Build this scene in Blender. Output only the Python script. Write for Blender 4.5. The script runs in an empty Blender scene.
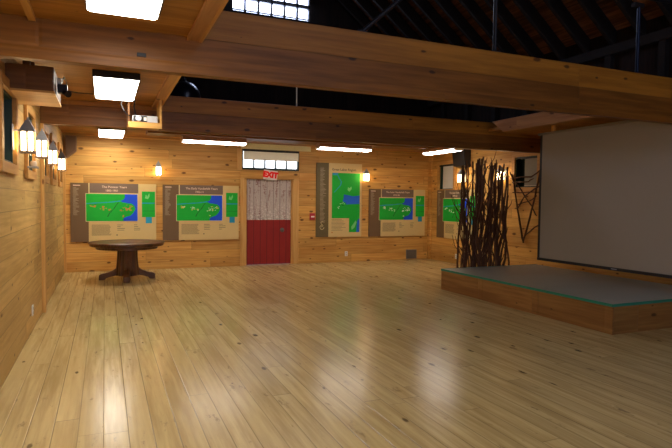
import bpy, math, random
from mathutils import Vector, Matrix
random.seed(7)
C = bpy.context.scene.collection
PI = math.pi

# ------------------------------------------------------------------ colour / material helpers
def lin(h):
    h = h.lstrip('#')
    out = []
    for i in (0, 2, 4):
        c = int(h[i:i+2], 16) / 255
        out.append(c / 12.92 if c <= .04045 else ((c + .055) / 1.055) ** 2.4)
    return (*out, 1)

class NT:
    def __init__(self, name):
        self.m = bpy.data.materials.new(name)
        self.m.use_nodes = True
        self.t = self.m.node_tree
        self.b = self.t.nodes['Principled BSDF']
    def n(self, kind, **props):
        o = self.t.nodes.new(kind)
        for k, v in props.items():
            setattr(o, k, v)
        return o
    def link(self, a, b):
        self.t.links.new(a, b)
    def put(self, sock, v):
        if isinstance(v, bpy.types.NodeSocket):
            self.link(v, sock)
        else:
            sock.default_value = v
    def math(self, op, a, b=0.0, c=None):
        o = self.n('ShaderNodeMath', operation=op)
        self.put(o.inputs[0], a); self.put(o.inputs[1], b)
        if c is not None:
            self.put(o.inputs[2], c)
        return o.outputs[0]
    def ss(self, x, lo, hi):
        o = self.n('ShaderNodeMapRange', interpolation_type='SMOOTHSTEP')
        self.put(o.inputs[0], x); o.inputs[1].default_value = lo; o.inputs[2].default_value = hi
        return o.outputs[0]
    def comb(self, x, y, z):
        o = self.n('ShaderNodeCombineXYZ')
        for i, v in enumerate((x, y, z)):
            self.put(o.inputs[i], v)
        return o.outputs[0]
    def mix(self, f, a, b, blend='MIX'):
        o = self.n('ShaderNodeMix', data_type='RGBA', blend_type=blend)
        self.put(o.inputs[0], f); self.put(o.inputs[6], a); self.put(o.inputs[7], b)
        return o.outputs[2]
    def xyz(self):
        tc = self.n('ShaderNodeTexCoord')
        s = self.n('ShaderNodeSeparateXYZ')
        self.link(tc.outputs['Object'], s.inputs[0])
        return s.outputs
    def noise(self, vec, scale, detail=3, rough=.55):
        o = self.n('ShaderNodeTexNoise')
        o.inputs['Scale'].default_value = scale
        o.inputs['Detail'].default_value = detail
        o.inputs['Roughness'].default_value = rough
        if vec is not None:
            self.link(vec, o.inputs['Vector'])
        return o.outputs['Fac']

def plank_mat(name, light, dark, knot, along, across, width=.2, length=3.2, knots=.5, rough=.55, seam=.5, bump=.25,
              vary=.35, third=None, seam_w=.012, rough_vary=.0, wear=0.0, wear_col=None, coat=0.0, marks=False):
    """planks running on axis 'along', stacked on axis 'across' (0,1,2)"""
    t = NT(name)
    X = t.xyz()
    u, v = X[along], X[across]
    rest = X[3 - along - across]
    vi = t.math('DIVIDE', v, width)
    row = t.math('FLOOR', vi)
    fr = t.math('FRACT', vi)
    wn = t.n('ShaderNodeTexWhiteNoise', noise_dimensions='1D'); t.link(row, wn.inputs['W'])
    off = t.math('MULTIPLY', wn.outputs['Value'], length * 3.7)
    ui = t.math('DIVIDE', t.math('ADD', u, off), length)
    col = t.math('FLOOR', ui)
    fu = t.math('FRACT', ui)
    wn2 = t.n('ShaderNodeTexWhiteNoise', noise_dimensions='2D'); t.link(t.comb(row, col, 0.0), wn2.inputs['Vector'])
    rnd = wn2.outputs['Value']
    shift = t.math('MULTIPLY', rnd, 37.0)
    # grain
    gv = t.comb(t.math('ADD', t.math('MULTIPLY', u, 1.3), shift), t.math('MULTIPLY', v, 22.0), t.math('MULTIPLY', rest, 22.0))
    grain = t.noise(gv, 1.0, 4, .6)
    gv2 = t.comb(t.math('ADD', t.math('MULTIPLY', u, .5), shift), t.math('MULTIPLY', v, 3.0), t.math('MULTIPLY', rest, 3.0))
    broad = t.noise(gv2, 1.0, 3, .5)
    f = t.ss(t.math('ADD', t.math('MULTIPLY', grain, .55), t.math('MULTIPLY', broad, .45)), .36, .66)
    c = t.mix(f, lin(dark), lin(light))
    if third:
        c = t.mix(t.math('MULTIPLY', t.ss(broad, .5, .72), .6), c, lin(third))
    # per-plank tone
    hsv = t.n('ShaderNodeHueSaturation')
    t.link(c, hsv.inputs['Color'])
    t.link(t.math('MULTIPLY_ADD', rnd, vary, 1 - vary / 2), hsv.inputs['Value'])
    c = hsv.outputs[0]
    # knots
    kv = t.comb(t.math('ADD', t.math('MULTIPLY', u, 2.1), shift), t.math('ADD', t.math('MULTIPLY', v, 4.6), t.math('MULTIPLY', rest, 3.1)), 0.0)
    vo = t.n('ShaderNodeTexVoronoi', voronoi_dimensions='2D', feature='F1')
    vo.inputs['Scale'].default_value = 1.0
    t.link(kv, vo.inputs['Vector'])
    sep = t.n('ShaderNodeSeparateColor'); t.link(vo.outputs['Color'], sep.inputs[0])
    size = t.math('MULTIPLY', t.math('GREATER_THAN', sep.outputs[0], 1 - knots), t.math('MULTIPLY_ADD', t.math('POWER', sep.outputs[1], 1.6), .10, .035))
    wob = t.math('MULTIPLY', t.math('SUBTRACT', t.noise(kv, 6.0, 2), .5), .1)
    d = t.math('ADD', vo.outputs['Distance'], wob)
    kn = t.math('SUBTRACT', 1.0, t.math('DIVIDE', d, t.math('MAXIMUM', size, .001)))
    kn = t.math('MULTIPLY', t.ss(kn, -.25, .5), t.math('GREATER_THAN', size, .02))
    c = t.mix(t.math('MULTIPLY', kn, .85), c, lin(knot))
    if wear:
        w = t.noise(t.comb(u, v, rest), 1.1, 5, .6)
        c = t.mix(t.math('MULTIPLY', t.ss(w, .35, .75), wear), c, lin(wear_col))
    if marks:      # scuffs and short dark dents
        mk = t.noise(t.comb(t.math('MULTIPLY', u, 3.5), t.math('MULTIPLY', v, 9.0), shift), 1.0, 5, .7)
        c = t.mix(t.math('MULTIPLY', t.ss(mk, .6, .72), .6), c, lin('#5a4224'))
    # seams
    e = t.math('MINIMUM', fr, t.math('SUBTRACT', 1.0, fr))
    e2 = t.math('MULTIPLY', t.math('MINIMUM', fu, t.math('SUBTRACT', 1.0, fu)), length / width)
    edge = t.math('MINIMUM', e, e2)
    sm = t.math('SUBTRACT', 1.0, t.ss(edge, seam_w * .4, seam_w * 2.2))
    # some seams open wider than others
    sm2 = t.math('MULTIPLY', sm, t.math('MULTIPLY_ADD', wn.outputs['Value'], .7, .3))
    c = t.mix(t.math('MULTIPLY', sm2, seam), c, lin('#1d1208'))
    t.link(c, t.b.inputs['Base Color'])
    if rough_vary:
        rv = t.noise(t.comb(t.math('MULTIPLY', u, 2.0), t.math('MULTIPLY', v, 6.0), rest), 1.0, 3)
        t.link(t.math('MULTIPLY_ADD', rv, rough_vary, rough - rough_vary * .5), t.b.inputs['Roughness'])
    else:
        t.b.inputs['Roughness'].default_value = rough
    t.b.inputs['Specular IOR Level'].default_value = .32
    if coat:
        t.b.inputs['Coat Weight'].default_value = coat
        t.b.inputs['Coat Roughness'].default_value = .18
    hgt = t.math('SUBTRACT', t.math('MULTIPLY', grain, .25), sm2)
    cup = t.math('MULTIPLY', t.math('MULTIPLY', t.math('SUBTRACT', fr, .5), t.math('SUBTRACT', fr, .5)), .12)
    hgt = t.math('ADD', hgt, t.math('ADD', cup, t.math('MULTIPLY', broad, .5)))
    bp = t.n('ShaderNodeBump'); bp.inputs['Strength'].default_value = bump; bp.inputs['Distance'].default_value = .012
    t.link(hgt, bp.inputs['Height']); t.link(bp.outputs[0], t.b.inputs['Normal'])
    return t.m

def plain(name, col, rough=.5, metal=0.0, noise=.08, scale=14, spec=.5):
    t = NT(name)
    tc = t.n('ShaderNodeTexCoord')
    n = t.noise(tc.outputs['Object'], scale, 3)
    h = t.n('ShaderNodeHueSaturation'); h.inputs['Color'].default_value = lin(col)
    t.link(t.math('MULTIPLY_ADD', n, noise * 2, 1 - noise), h.inputs['Value'])
    t.link(h.outputs[0], t.b.inputs['Base Color'])
    t.b.inputs['Roughness'].default_value = rough
    t.b.inputs['Metallic'].default_value = metal
    t.b.inputs['Specular IOR Level'].default_value = spec
    return t.m

def emit(name, col, strength, var=0.0):
    t = NT(name)
    t.b.inputs['Base Color'].default_value = lin(col)
    t.b.inputs['Emission Color'].default_value = lin(col)
    t.b.inputs['Emission Strength'].default_value = strength
    if var:
        tc = t.n('ShaderNodeTexCoord')
        n = t.noise(tc.outputs['Object'], 3, 2)
        t.link(t.math('MULTIPLY', t.math('MULTIPLY_ADD', n, var * 2, 1 - var), strength), t.b.inputs['Emission Strength'])
    return t.m

# ------------------------------------------------------------------ mesh builder
class MB:
    def __init__(self):
        self.v, self.f, self.mi = [], [], []
    def add(self, vs, fs, mi=0):
        b = len(self.v)
        self.v += [tuple(map(float, p)) for p in vs]
        self.f += [tuple(b + i for i in f) for f in fs]
        self.mi += [mi] * len(fs)
        return self
    def box(self, x0, y0, z0, x1, y1, z1, mi=0):
        vs = [(x, y, z) for z in (z0, z1) for y in (y0, y1) for x in (x0, x1)]
        fs = [(0, 2, 3, 1), (4, 5, 7, 6), (0, 1, 5, 4), (2, 6, 7, 3), (0, 4, 6, 2), (1, 3, 7, 5)]
        return self.add(vs, fs, mi)
    def prism(self, poly, axis, a, b, mi=0):
        """poly: 2-D outline in the two other axes (in x,y,z order), extruded on axis from a to b"""
        n = len(poly)
        def pt(p, w):
            q = list(p); q.insert(axis, w); return tuple(q)
        vs = [pt(p, a) for p in poly] + [pt(p, b) for p in poly]
        fs = [tuple(range(n))[::-1], tuple(range(n, 2 * n))]
        fs += [(i, (i + 1) % n, n + (i + 1) % n, n + i) for i in range(n)]
        return self.add(vs, fs, mi)
    def tube(self, pts, rad, n=8, mi=0, cap=True):
        pts = [Vector(p) for p in pts]
        if not isinstance(rad, (list, tuple)):
            rad = [rad] * len(pts)
        vs, fs = [], []
        ref = None
        for i, p in enumerate(pts):
            d = (pts[min(i + 1, len(pts) - 1)] - pts[max(i - 1, 0)]).normalized()
            if ref is None:
                ref = d.orthogonal().normalized()
            ref = (ref - d * ref.dot(d)).normalized()
            q = d.cross(ref)
            for k in range(n):
                a = 2 * PI * k / n
                vs.append(p + (ref * math.cos(a) + q * math.sin(a)) * rad[i])
        for i in range(len(pts) - 1):
            for k in range(n):
                fs.append((i * n + k, i * n + (k + 1) % n, (i + 1) * n + (k + 1) % n, (i + 1) * n + k))
        if cap:
            fs.append(tuple(range(n))[::-1])
            fs.append(tuple((len(pts) - 1) * n + k for k in range(n)))
        return self.add(vs, fs, mi)
    def lathe(self, prof, cx=0, cy=0, n=32, mi=0):
        vs, fs = [], []
        for r, z in prof:
            for k in range(n):
                a = 2 * PI * k / n
                vs.append((cx + r * math.cos(a), cy + r * math.sin(a), z))
        for i in range(len(prof) - 1):
            for k in range(n):
                fs.append((i * n + k, i * n + (k + 1) % n, (i + 1) * n + (k + 1) % n, (i + 1) * n + k))
        fs.append(tuple(range(n))[::-1])
        fs.append(tuple((len(prof) - 1) * n + k for k in range(n)))
        return self.add(vs, fs, mi)
    def quad(self, u0, v0, u1, v1, y, mi=0):          # upright quad facing -y
        return self.add([(u0, y, v0), (u1, y, v0), (u1, y, v1), (u0, y, v1)], [(0, 1, 2, 3)], mi)
    def poly(self, pts, y, mi=0):                     # upright polygon facing -y
        return self.add([(p[0], y, p[1]) for p in pts], [tuple(range(len(pts)))], mi)
    def build(self, name, mats, parent=None, smooth=False, bevel=0.0, loc=None, seg=2):
        me = bpy.data.meshes.new(name)
        me.from_pydata(self.v, [], self.f)
        if not isinstance(mats, (list, tuple)):
            mats = [mats]
        for m in mats:
            me.materials.append(m)
        me.polygons.foreach_set('material_index', self.mi)
        if smooth:
            me.polygons.foreach_set('use_smooth', [True] * len(me.polygons))
        me.validate(); me.update()
        o = bpy.data.objects.new(name, me)
        C.objects.link(o)
        if parent is not None:
            o.parent = parent
        if loc:
            o.location = loc
        if bevel:
            b = o.modifiers.new('bevel', 'BEVEL'); b.width = bevel; b.segments = seg; b.limit_method = 'ANGLE'
            b.angle_limit = math.radians(40)
        if smooth:
            try:
                bpy.context.view_layer.objects.active = o
                me.shade_smooth() if hasattr(me, 'shade_smooth') else None
                me.set_sharp_from_angle(angle=math.radians(40))
            except Exception:
                pass
        return o

def tag(o, label=None, cat=None, group=None, kind=None):
    for k, v in (('label', label), ('category', cat), ('group', group), ('kind', kind)):
        if v:
            o[k] = v
    return o
def thing(name, label, cat, loc=(0, 0, 0), rz=0.0, group=None):
    o = bpy.data.objects.new(name, None)
    o.empty_display_size = .1
    C.objects.link(o)
    o.location = loc; o.rotation_euler = (0, 0, rz)
    return tag(o, label, cat, group, 'thing')
def struct(name, mb, mats, parent=None, **k):
    o = mb.build(name, mats, parent, **k)
    if parent is None:
        o['kind'] = 'structure'
    return o
def dup(root, loc, rz, label, group=None):
    r = root.copy(); C.objects.link(r)
    r.location = loc; r.rotation_euler = (0, 0, rz)
    r['label'] = label
    if group:
        r['group'] = group
    def kids(src, dst):
        for ch in list(src.children):
            if ch is dst or ch.parent is not src:
                continue
            c = ch.copy(); C.objects.link(c); c.parent = dst
            kids(ch, c)
    kids(root, r)
    return r
def lettering(name, body, size, mat, parent, loc, rot=(PI / 2, 0, 0), align='CENTER', ext=.001, bold=0.0):
    cu = bpy.data.curves.new(name, 'FONT')
    cu.body = body; cu.size = size; cu.align_x = align; cu.align_y = 'CENTER'; cu.extrude = ext; cu.offset = bold
    cu.resolution_u = 2
    cu.materials.append(mat)
    tmp = bpy.data.objects.new('lettering', cu)
    me = bpy.data.meshes.new_from_object(tmp)
    bpy.data.objects.remove(tmp); bpy.data.curves.remove(cu)
    me.name = name
    if not me.materials:
        me.materials.append(mat)
    o = bpy.data.objects.new(name, me)
    C.objects.link(o); o.parent = parent
    o.location = loc; o.rotation_euler = rot
    return o

# ------------------------------------------------------------------ room numbers (metres)
W, D, R0 = 9.0, 12.55, -3.2          # width, back wall, rear wall behind the camera
ZC = 2.91                            # low ceiling
XL, XR = 1.53, 7.43                  # inner edges of the side ceilings
Y1, Y2 = 4.64, 8.275                 # near faces of the two big beams
ZE, SL = 4.58, .80                   # eave height and roof slope
ZR = ZE + SL * W / 2

# ------------------------------------------------------------------ materials
M = {}
PINE = dict(light='#dfb060', dark='#bf8840', knot='#4f2b0e', third='#d09c4c')
M['wall_back'] = plank_mat('pine_wall_back', along=0, across=2, width=.205, length=3.6, knots=.8, seam=.7, **PINE)
M['wall_side'] = plank_mat('pine_wall_side', along=1, across=2, width=.205, length=3.6, knots=.34, seam=.5,
                           light='#d2ae6a', dark='#b68f50', knot='#5d3a1a', third='#c49e5a')
M['wall_right'] = plank_mat('pine_wall_right', along=1, across=2, width=.205, length=3.6, knots=.75, seam=.65, **PINE)
M['floor'] = plank_mat('worn_floor', light='#d2bb84', dark='#b09762', knot='#4a3820', third='#c2aa72', along=1, across=0, width=.155,
                       length=3.9, knots=.16, rough=.215, seam=.7, bump=.24, vary=.1, seam_w=.015, rough_vary=.12, marks=True)
M['ceil'] = plank_mat('ceiling_boards', light='#b4803c', dark='#946226', knot='#4a2812', along=0, across=1, width=.22, length=2.8, knots=.3, seam=.5, rough=.5)
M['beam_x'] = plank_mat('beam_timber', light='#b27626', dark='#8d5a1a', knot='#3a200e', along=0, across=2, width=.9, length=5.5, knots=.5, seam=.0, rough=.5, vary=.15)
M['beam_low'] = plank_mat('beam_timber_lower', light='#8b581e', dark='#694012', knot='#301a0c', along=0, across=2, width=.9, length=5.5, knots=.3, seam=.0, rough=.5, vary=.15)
M['beam_y'] = plank_mat('girder_timber', light='#bb8a58', dark='#9d6c40', knot='#44260f', along=1, across=2, width=.9, length=7, knots=.6, seam=.0, rough=.5, vary=.15)
M['trim'] = plank_mat('pine_trim', light='#dcb06a', dark='#c6934e', knot='#6b3c18', along=2, across=0, width=.6, length=4, knots=.25, seam=0, vary=.1)
M['trim_y'] = plank_mat('pine_trim_y', light='#cf9f5a', dark='#b78244', knot='#6b3c18', along=1, across=0, width=.6, length=4, knots=.25, seam=0, vary=.1)
M['crate'] = plank_mat('crate_wood', light='#7a5128', dark='#613e1c', knot='#4a2812', along=0, across=2, width=.8, length=2.5, knots=.3, seam=0, vary=.1)
M['crate_light'] = plank_mat('crate_wood_light', light='#d6a55c', dark='#c08d48', knot='#6a4018', along=0, across=1, width=.8, length=2.5, knots=.3, seam=0, vary=.1)
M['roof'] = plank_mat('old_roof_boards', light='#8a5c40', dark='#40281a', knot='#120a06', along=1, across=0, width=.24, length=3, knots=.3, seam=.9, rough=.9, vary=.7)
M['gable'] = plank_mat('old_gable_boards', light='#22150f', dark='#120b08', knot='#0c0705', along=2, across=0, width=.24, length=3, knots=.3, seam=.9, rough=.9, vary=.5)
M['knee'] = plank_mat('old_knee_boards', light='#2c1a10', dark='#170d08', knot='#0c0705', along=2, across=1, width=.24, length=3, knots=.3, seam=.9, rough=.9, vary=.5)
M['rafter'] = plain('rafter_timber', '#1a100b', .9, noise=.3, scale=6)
M['black'] = plain('black_plastic', '#15151a', .45)
M['dark_metal'] = plain('dark_metal', '#1f1e22', .5, .3)
M['rod'] = plain('blued_steel', '#1c2438', .35, .6)
M['pewter'] = plain('pewter_metal', '#8f9299', .5, .2)
M['lantern_frame'] = plain('lantern_frame_metal', '#a58d78', .5, .1)
M['white'] = plain('white_plastic', '#e9e6dc', .4)
M['grey'] = plain('grey_metal', '#8d8a84', .5, .3)
M['brown_cab'] = plain('brown_cabinet', '#6b4a2c', .6)
M['green_paint'] = plain('green_painted_wood', '#22392f', .5)
M['dark_glass'] = plain('dark_green_pane', '#0e1f1a', .4, noise=.25, scale=1.5, spec=.15)
M['sky_pane'] = emit('bright_daylight_pane', '#f0f6ff', 3.0)
M['blue_pane'] = emit('bluish_daylight_pane', '#cfdcff', 7.0)
def blind_mat(name, col):
    t = NT(name)
    tr = t.n('ShaderNodeBsdfTranslucent'); tr.inputs[0].default_value = lin(col)
    X = t.xyz()
    wv = t.noise(t.comb(t.math('MULTIPLY', X[0], 90.0), t.math('MULTIPLY', X[1], 90.0), t.math('MULTIPLY', X[2], 90.0)), 1.0, 2)
    t.link(t.mix(t.math('MULTIPLY', wv, .15), lin(col), lin('#a89c80')), t.b.inputs['Base Color'])
    t.b.inputs['Roughness'].default_value = .95
    mx = t.n('ShaderNodeMixShader'); mx.inputs[0].default_value = .2
    out = t.t.nodes['Material Output']
    t.link(t.b.outputs[0], mx.inputs[1]); t.link(tr.outputs[0], mx.inputs[2]); t.link(mx.outputs[0], out.inputs[0])
    return t.m
M['blind'] = blind_mat('roller_blind_cloth', '#f6efdc')
M['blind_grey'] = plain('roller_blind_grey', '#c4c0b2', .9)
M['lamp'] = emit('lantern_glass', '#ffdba0', 24.0, .1)
M['tube'] = emit('fluorescent_diffuser', '#fff6e6', 18.0, .05)
M['tube_pink'] = emit('fluorescent_wrap_diffuser', '#fff3ea', 15.0, .05)
M['screen'] = plain('screen_fabric', '#a0978a', .95, noise=.02)
M['strip'] = plain('sign_brown', '#73593a', .6, noise=.04)
M['cream'] = plain('sign_cream', '#dcc080', .6, noise=.03)
M['header'] = plain('sign_header', '#776353', .6, noise=.04)
M['rule'] = plain('sign_rule', '#e0cfa0', .6)
M['mapgreen'] = plain('map_green', '#00b530', .55, noise=.05)
M['mapblue'] = plain('map_blue', '#0a50e6', .55, noise=.04)
M['mapriver'] = plain('map_river', '#1c9ac4', .55)
M['mapdark'] = plain('map_dark_green', '#0c5a1c', .6)
M['maplight'] = plain('map_light_green', '#7fd87c', .6)
M['speck_white'] = plain('speck_white', '#e6efd8', .6)
M['speck_orange'] = plain('speck_orange', '#c98238', .6)
M['ink'] = plain('ink_dark', '#6b5b40', .7)
M['ink_pale'] = plain('ink_pale', '#b6a588', .7)
M['title'] = plain('title_pink', '#e9c9ae', .6)
M['red'] = plain('exit_red', '#c8201c', .5)
M['exit_red'] = emit('exit_red_lit', '#e0180c', .25)
M['pull_red'] = plain('pull_station_red', '#c03a3e', .45)
M['table'] = None
M['teal'] = plain('teal_edge_trim', '#17806a', .4)
M['bark'] = plain('dark_bark', '#54351f', .85, noise=.35, scale=20)
M['bark_light'] = plain('dark_bark_lighter', '#6e4b30', .85, noise=.35, scale=20)

def table_mat():
    t = NT('dark_table_wood')
    X = t.xyz()
    g = t.noise(t.comb(t.math('MULTIPLY', X[0], 2.0), t.math('MULTIPLY', X[1], 26.0), t.math('MULTIPLY', X[2], 2.0)), 1.0, 4)
    t.link(t.mix(t.ss(g, .35, .65), lin('#4a2c17'), lin('#6c4625')), t.b.inputs['Base Color'])
    t.b.inputs['Roughness'].default_value = .42
    return t.m
M['table'] = table_mat()

def door_mat(lower):
    t = NT('door_paint_red' if lower else 'door_paint_peeling')
    X = t.xyz()
    bd = t.math('FRACT', t.math('DIVIDE', X[0], .163))
    e = t.math('MINIMUM', bd, t.math('SUBTRACT', 1.0, bd))
    seam = t.math('SUBTRACT', 1.0, t.ss(e, .02, .07))
    if lower:
        n = t.noise(t.comb(t.math('MULTIPLY', X[0], 12.0), 0.0, t.math('MULTIPLY', X[2], 2.0)), 1.0, 4)
        c = t.mix(n, lin('#8c1712'), lin('#a62a20'))
    else:
        n = t.noise(t.comb(t.math('MULTIPLY', X[0], 13.0), 0.0, t.math('MULTIPLY', X[2], 2.2)), 1.0, 5, .7)
        n2 = t.noise(t.comb(X[0], 0.0, X[2]), 22.0, 3, .75)
        c = t.mix(n, lin('#aea298'), lin('#dcd5cd'))
        f = t.math('ADD', t.math('MULTIPLY', n, .6), t.math('MULTIPLY', n2, .4))
        c = t.mix(t.math('MULTIPLY', t.ss(f, .5, .58), .8), c, lin('#7d3a34'))
        hi = t.math('SUBTRACT', 1.0, t.ss(X[2], 1.05, 1.9))
        c = t.mix(t.math('MULTIPLY', t.math('MULTIPLY', t.ss(n2, .5, .57), hi), .95), c, lin('#efeae4'))
        lo = t.math('SUBTRACT', 1.0, t.ss(t.math('ADD', X[2], t.math('MULTIPLY', n2, .16)), 1.12, 1.17))
        c = t.mix(lo, c, lin('#981c17'))
    c = t.mix(t.math('MULTIPLY', seam, .55), c, lin('#3a0f0e'))
    t.link(c, t.b.inputs['Base Color'])
    t.b.inputs['Roughness'].default_value = .5
    return t.m

def carpet_mat(name, col, col2):
    t = NT(name)
    X = t.xyz()
    n = t.noise(t.comb(X[0], X[1], X[2]), 60.0, 4, .7)
    n2 = t.noise(t.comb(t.math('MULTIPLY', X[0], .6), t.math('MULTIPLY', X[1], 1.4), X[2]), 2.0, 3)
    t.link(t.mix(t.math('ADD', t.math('MULTIPLY', n, .4), t.math('MULTIPLY', n2, .6)), lin(col), lin(col2)), t.b.inputs['Base Color'])
    t.b.inputs['Roughness'].default_value = .42
    bp = t.n('ShaderNodeBump'); bp.inputs['Strength'].default_value = .3; bp.inputs['Distance'].default_value = .004
    t.link(n, bp.inputs['Height']); t.link(bp.outputs[0], t.b.inputs['Normal'])
    return t.m
M['deck'] = carpet_mat('stage_deck_grey', '#8b9088', '#a8aaa0')
M['plywood'] = plank_mat('stage_plywood', light='#a0743f', dark='#80562a', knot='#3a2312', along=1, across=2, width=1.0, length=1.2, knots=.35, seam=0, rough=.5, vary=.25)
M['plywood_x'] = plank_mat('stage_plywood_end', light='#a0763f', dark='#845c2e', knot='#3a2312', along=0, across=2, width=1.0, length=1.4, knots=.35, seam=0, rough=.5, vary=.25)

# ------------------------------------------------------------------ the setting
struct('floor', MB().box(-.2, R0 - .2, -.1, W + .2, D + .2, 0), M['floor'])
# back wall with openings for the door and the window above it
DX0, DX1, DZ = 3.86, 5.04, 2.085
WX0, WX1, WZ0, WZ1 = 3.77, 5.20, 2.285, 2.775
wb = MB()
wb.box(-.2, D, 0, DX0, D + .2, 2.0); wb.box(DX1, D, 0, W + .2, D + .2, 2.0)
wb.box(-.2, D, 2.0, WX0, D + .2, ZC + .06); wb.box(WX1, D, 2.0, W + .2, D + .2, ZC + .06)
wb.box(WX0, D, DZ, WX1, D + .2, WZ0); wb.box(WX0, D, WZ1, WX1, D + .2, ZC + .06)
wb.box(WX0, D, 2.0, DX0, D + .2, DZ); wb.box(DX1, D, 2.0, WX1, D + .2, DZ)
struct('wall_back', wb, M['wall_back'])
# left wall, with five window openings
LW = [(5.18, 5.88), (6.75, 7.36), (8.42, 9.0), (9.74, 10.36), (11.22, 11.86)]
LZ0, LZ1 = 1.87, 2.50
wl = MB()
ys = [R0 - .2] + [y for w in LW for y in w] + [D]
for a, b in zip(ys[0::2], ys[1::2]):
    wl.box(-.2, a, 0, 0, b, ZC + .06)
for a, b in LW:
    wl.box(-.2, a, 0, 0, b, LZ0); wl.box(-.2, a, LZ1, 0, b, ZC + .06)
struct('wall_left', wl, M['wall_side'])
RW = [(11.44, 12.06), (8.54, 9.20)]
RZ0, RZ1 = 1.90, 2.55
wr = MB()
ys = [R0 - .2, RW[1][0], RW[1][1], RW[0][0], RW[0][1], D]
for a, b in zip(ys[0::2], ys[1::2]):
    wr.box(W, a, 0, W + .2, b, ZC + .06)
for a, b in RW:
    wr.box(W, a, 0, W + .2, b, RZ0); wr.box(W, a, RZ1, W + .2, b, ZC + .06)
struct('wall_right', wr, M['wall_right'])
struct('wall_rear', MB().box(-.2, R0 - .2, 0, W + .2, R0, ZC + .06), M['wall_back'])
# loft: knee walls, gables, roof slopes
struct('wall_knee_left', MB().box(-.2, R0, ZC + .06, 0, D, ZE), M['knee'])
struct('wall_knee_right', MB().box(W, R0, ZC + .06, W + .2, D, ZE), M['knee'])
GX0, GX1, GZ0, GZ1 = 3.52, 5.46, 5.95, 7.1
def gable(y0, y1):
    g = MB()
    zt = lambda x: ZE + SL * (x if x < W / 2 else W - x)
    g.box(-.2, y0, ZC + .06, W + .2, y1, ZE)
    g.prism([(0, ZE), (GX0, ZE), (GX0, zt(GX0))], 1, y0, y1)
    g.prism([(GX1, ZE), (W, ZE), (GX1, zt(GX1))], 1, y0, y1)
    g.box(GX0, y0, ZE, GX1, y1, GZ0)
    g.prism([(GX0, GZ1), (GX1, GZ1), (GX1, zt(GX1)), (W / 2, ZR), (GX0, zt(GX0))], 1, y0, y1)
    return g
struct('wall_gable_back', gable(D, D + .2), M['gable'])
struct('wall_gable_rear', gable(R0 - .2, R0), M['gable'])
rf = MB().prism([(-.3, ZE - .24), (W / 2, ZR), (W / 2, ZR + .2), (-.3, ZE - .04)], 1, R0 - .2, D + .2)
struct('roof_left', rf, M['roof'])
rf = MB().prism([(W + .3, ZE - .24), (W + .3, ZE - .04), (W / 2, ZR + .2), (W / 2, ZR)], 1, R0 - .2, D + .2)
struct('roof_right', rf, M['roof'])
# ceilings over the aisles
struct('ceiling_left', MB().box(0, R0, ZC, XL - .01, D, ZC + .06), M['ceil'])
struct('ceiling_right', MB().box(XR + .06, R0, ZC, W, Y2, ZC + .06), M['ceil'])
struct('ceiling_back', MB().box(XL - .01, Y2 + .16, ZC, W, D, ZC + .06), M['ceil'])
# big beams: lower timber under the ceiling line, upper timber over it
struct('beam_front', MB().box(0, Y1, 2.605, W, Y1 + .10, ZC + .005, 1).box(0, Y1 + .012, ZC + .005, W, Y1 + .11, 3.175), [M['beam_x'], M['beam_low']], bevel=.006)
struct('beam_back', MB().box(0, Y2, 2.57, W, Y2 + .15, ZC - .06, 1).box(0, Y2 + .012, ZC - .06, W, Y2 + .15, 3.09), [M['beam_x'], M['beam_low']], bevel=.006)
# side girders, the right one cut off at a slant where it meets the back beam
struct('beam_girder_left', MB().box(XL - .1, R0, ZC - .03, XL, Y1, 3.1).box(XL - .1, Y1 + .11, ZC - .03, XL, Y2, 3.1), M['beam_y'])
g = MB().prism([(Y1 + .115, 2.85), (7.78, 2.85), (8.10, 3.07), (Y1 + .115, 3.07)], 0, XR, XR + .12)
g.box(XR, R0, 2.85, XR + .12, Y1 - .004, 3.07)
struct('beam_girder_right', g, M['beam_y'], bevel=.004)
# soffit board the fluorescent fittings hang from, and small trims
struct('trim_soffit_board', MB().box(XL + .02, 10.86, ZC - .08, W - .01, 11.36, ZC), M['beam_low'])
struct('trim_ceiling_batten', MB().box(.28, 1.5, ZC - .03, .33, Y1 - .003, ZC), M['trim_y'])
struct('trim_ceiling_edge', MB().box(XL, R0, ZC - .035, XL + .025, Y1 - .002, ZC + .03).box(XL, Y1 + .112, ZC - .035, XL + .025, Y2 - .002, ZC + .03), M['trim_y'])
struct('trim_post_left', MB().box(0, Y2 - .06, 0, .045, Y2 + .08, 2.565), M['trim'], bevel=.004)
struct('trim_corner_left', MB().box(0, D - .045, 0, .045, D, ZC), M['trim'])
struct('trim_corner_right', MB().box(W - .05, D - .13, 0, W, D, ZC), M['wall_right'])

# roof timbers
zroof = lambda x: ZE + SL * (x if x < W / 2 else W - x)
for i in range(17):
    y = 3.4 + i * .56
    o = None
    for s in (0, 1):
        xe = .02 if s == 0 else W - .02
        xm = W / 2 - .03 if s == 0 else W / 2 + .03
        mb = MB().prism([(xe, zroof(xe) - .32), (xm, ZR - .36), (xm, ZR - .04), (xe, zroof(xe) - .02)] if s == 0 else
                        [(xe, zroof(xe) - .32), (xe, zroof(xe) - .02), (xm, ZR - .04), (xm, ZR - .36)], 1, y, y + .07)
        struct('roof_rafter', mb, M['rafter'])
for x in (.0, W - .12):
    struct('beam_wall_plate', MB().box(x, R0, ZE - .42, x + .12, D, ZE - .26), M['rafter'])
for i in range(9):
    y = 3.8 + i * 1.0
    struct('trim_knee_post', MB().box(W - .1, y, ZC + .06, W, y + .12, ZE - .42), M['rafter'])

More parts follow.
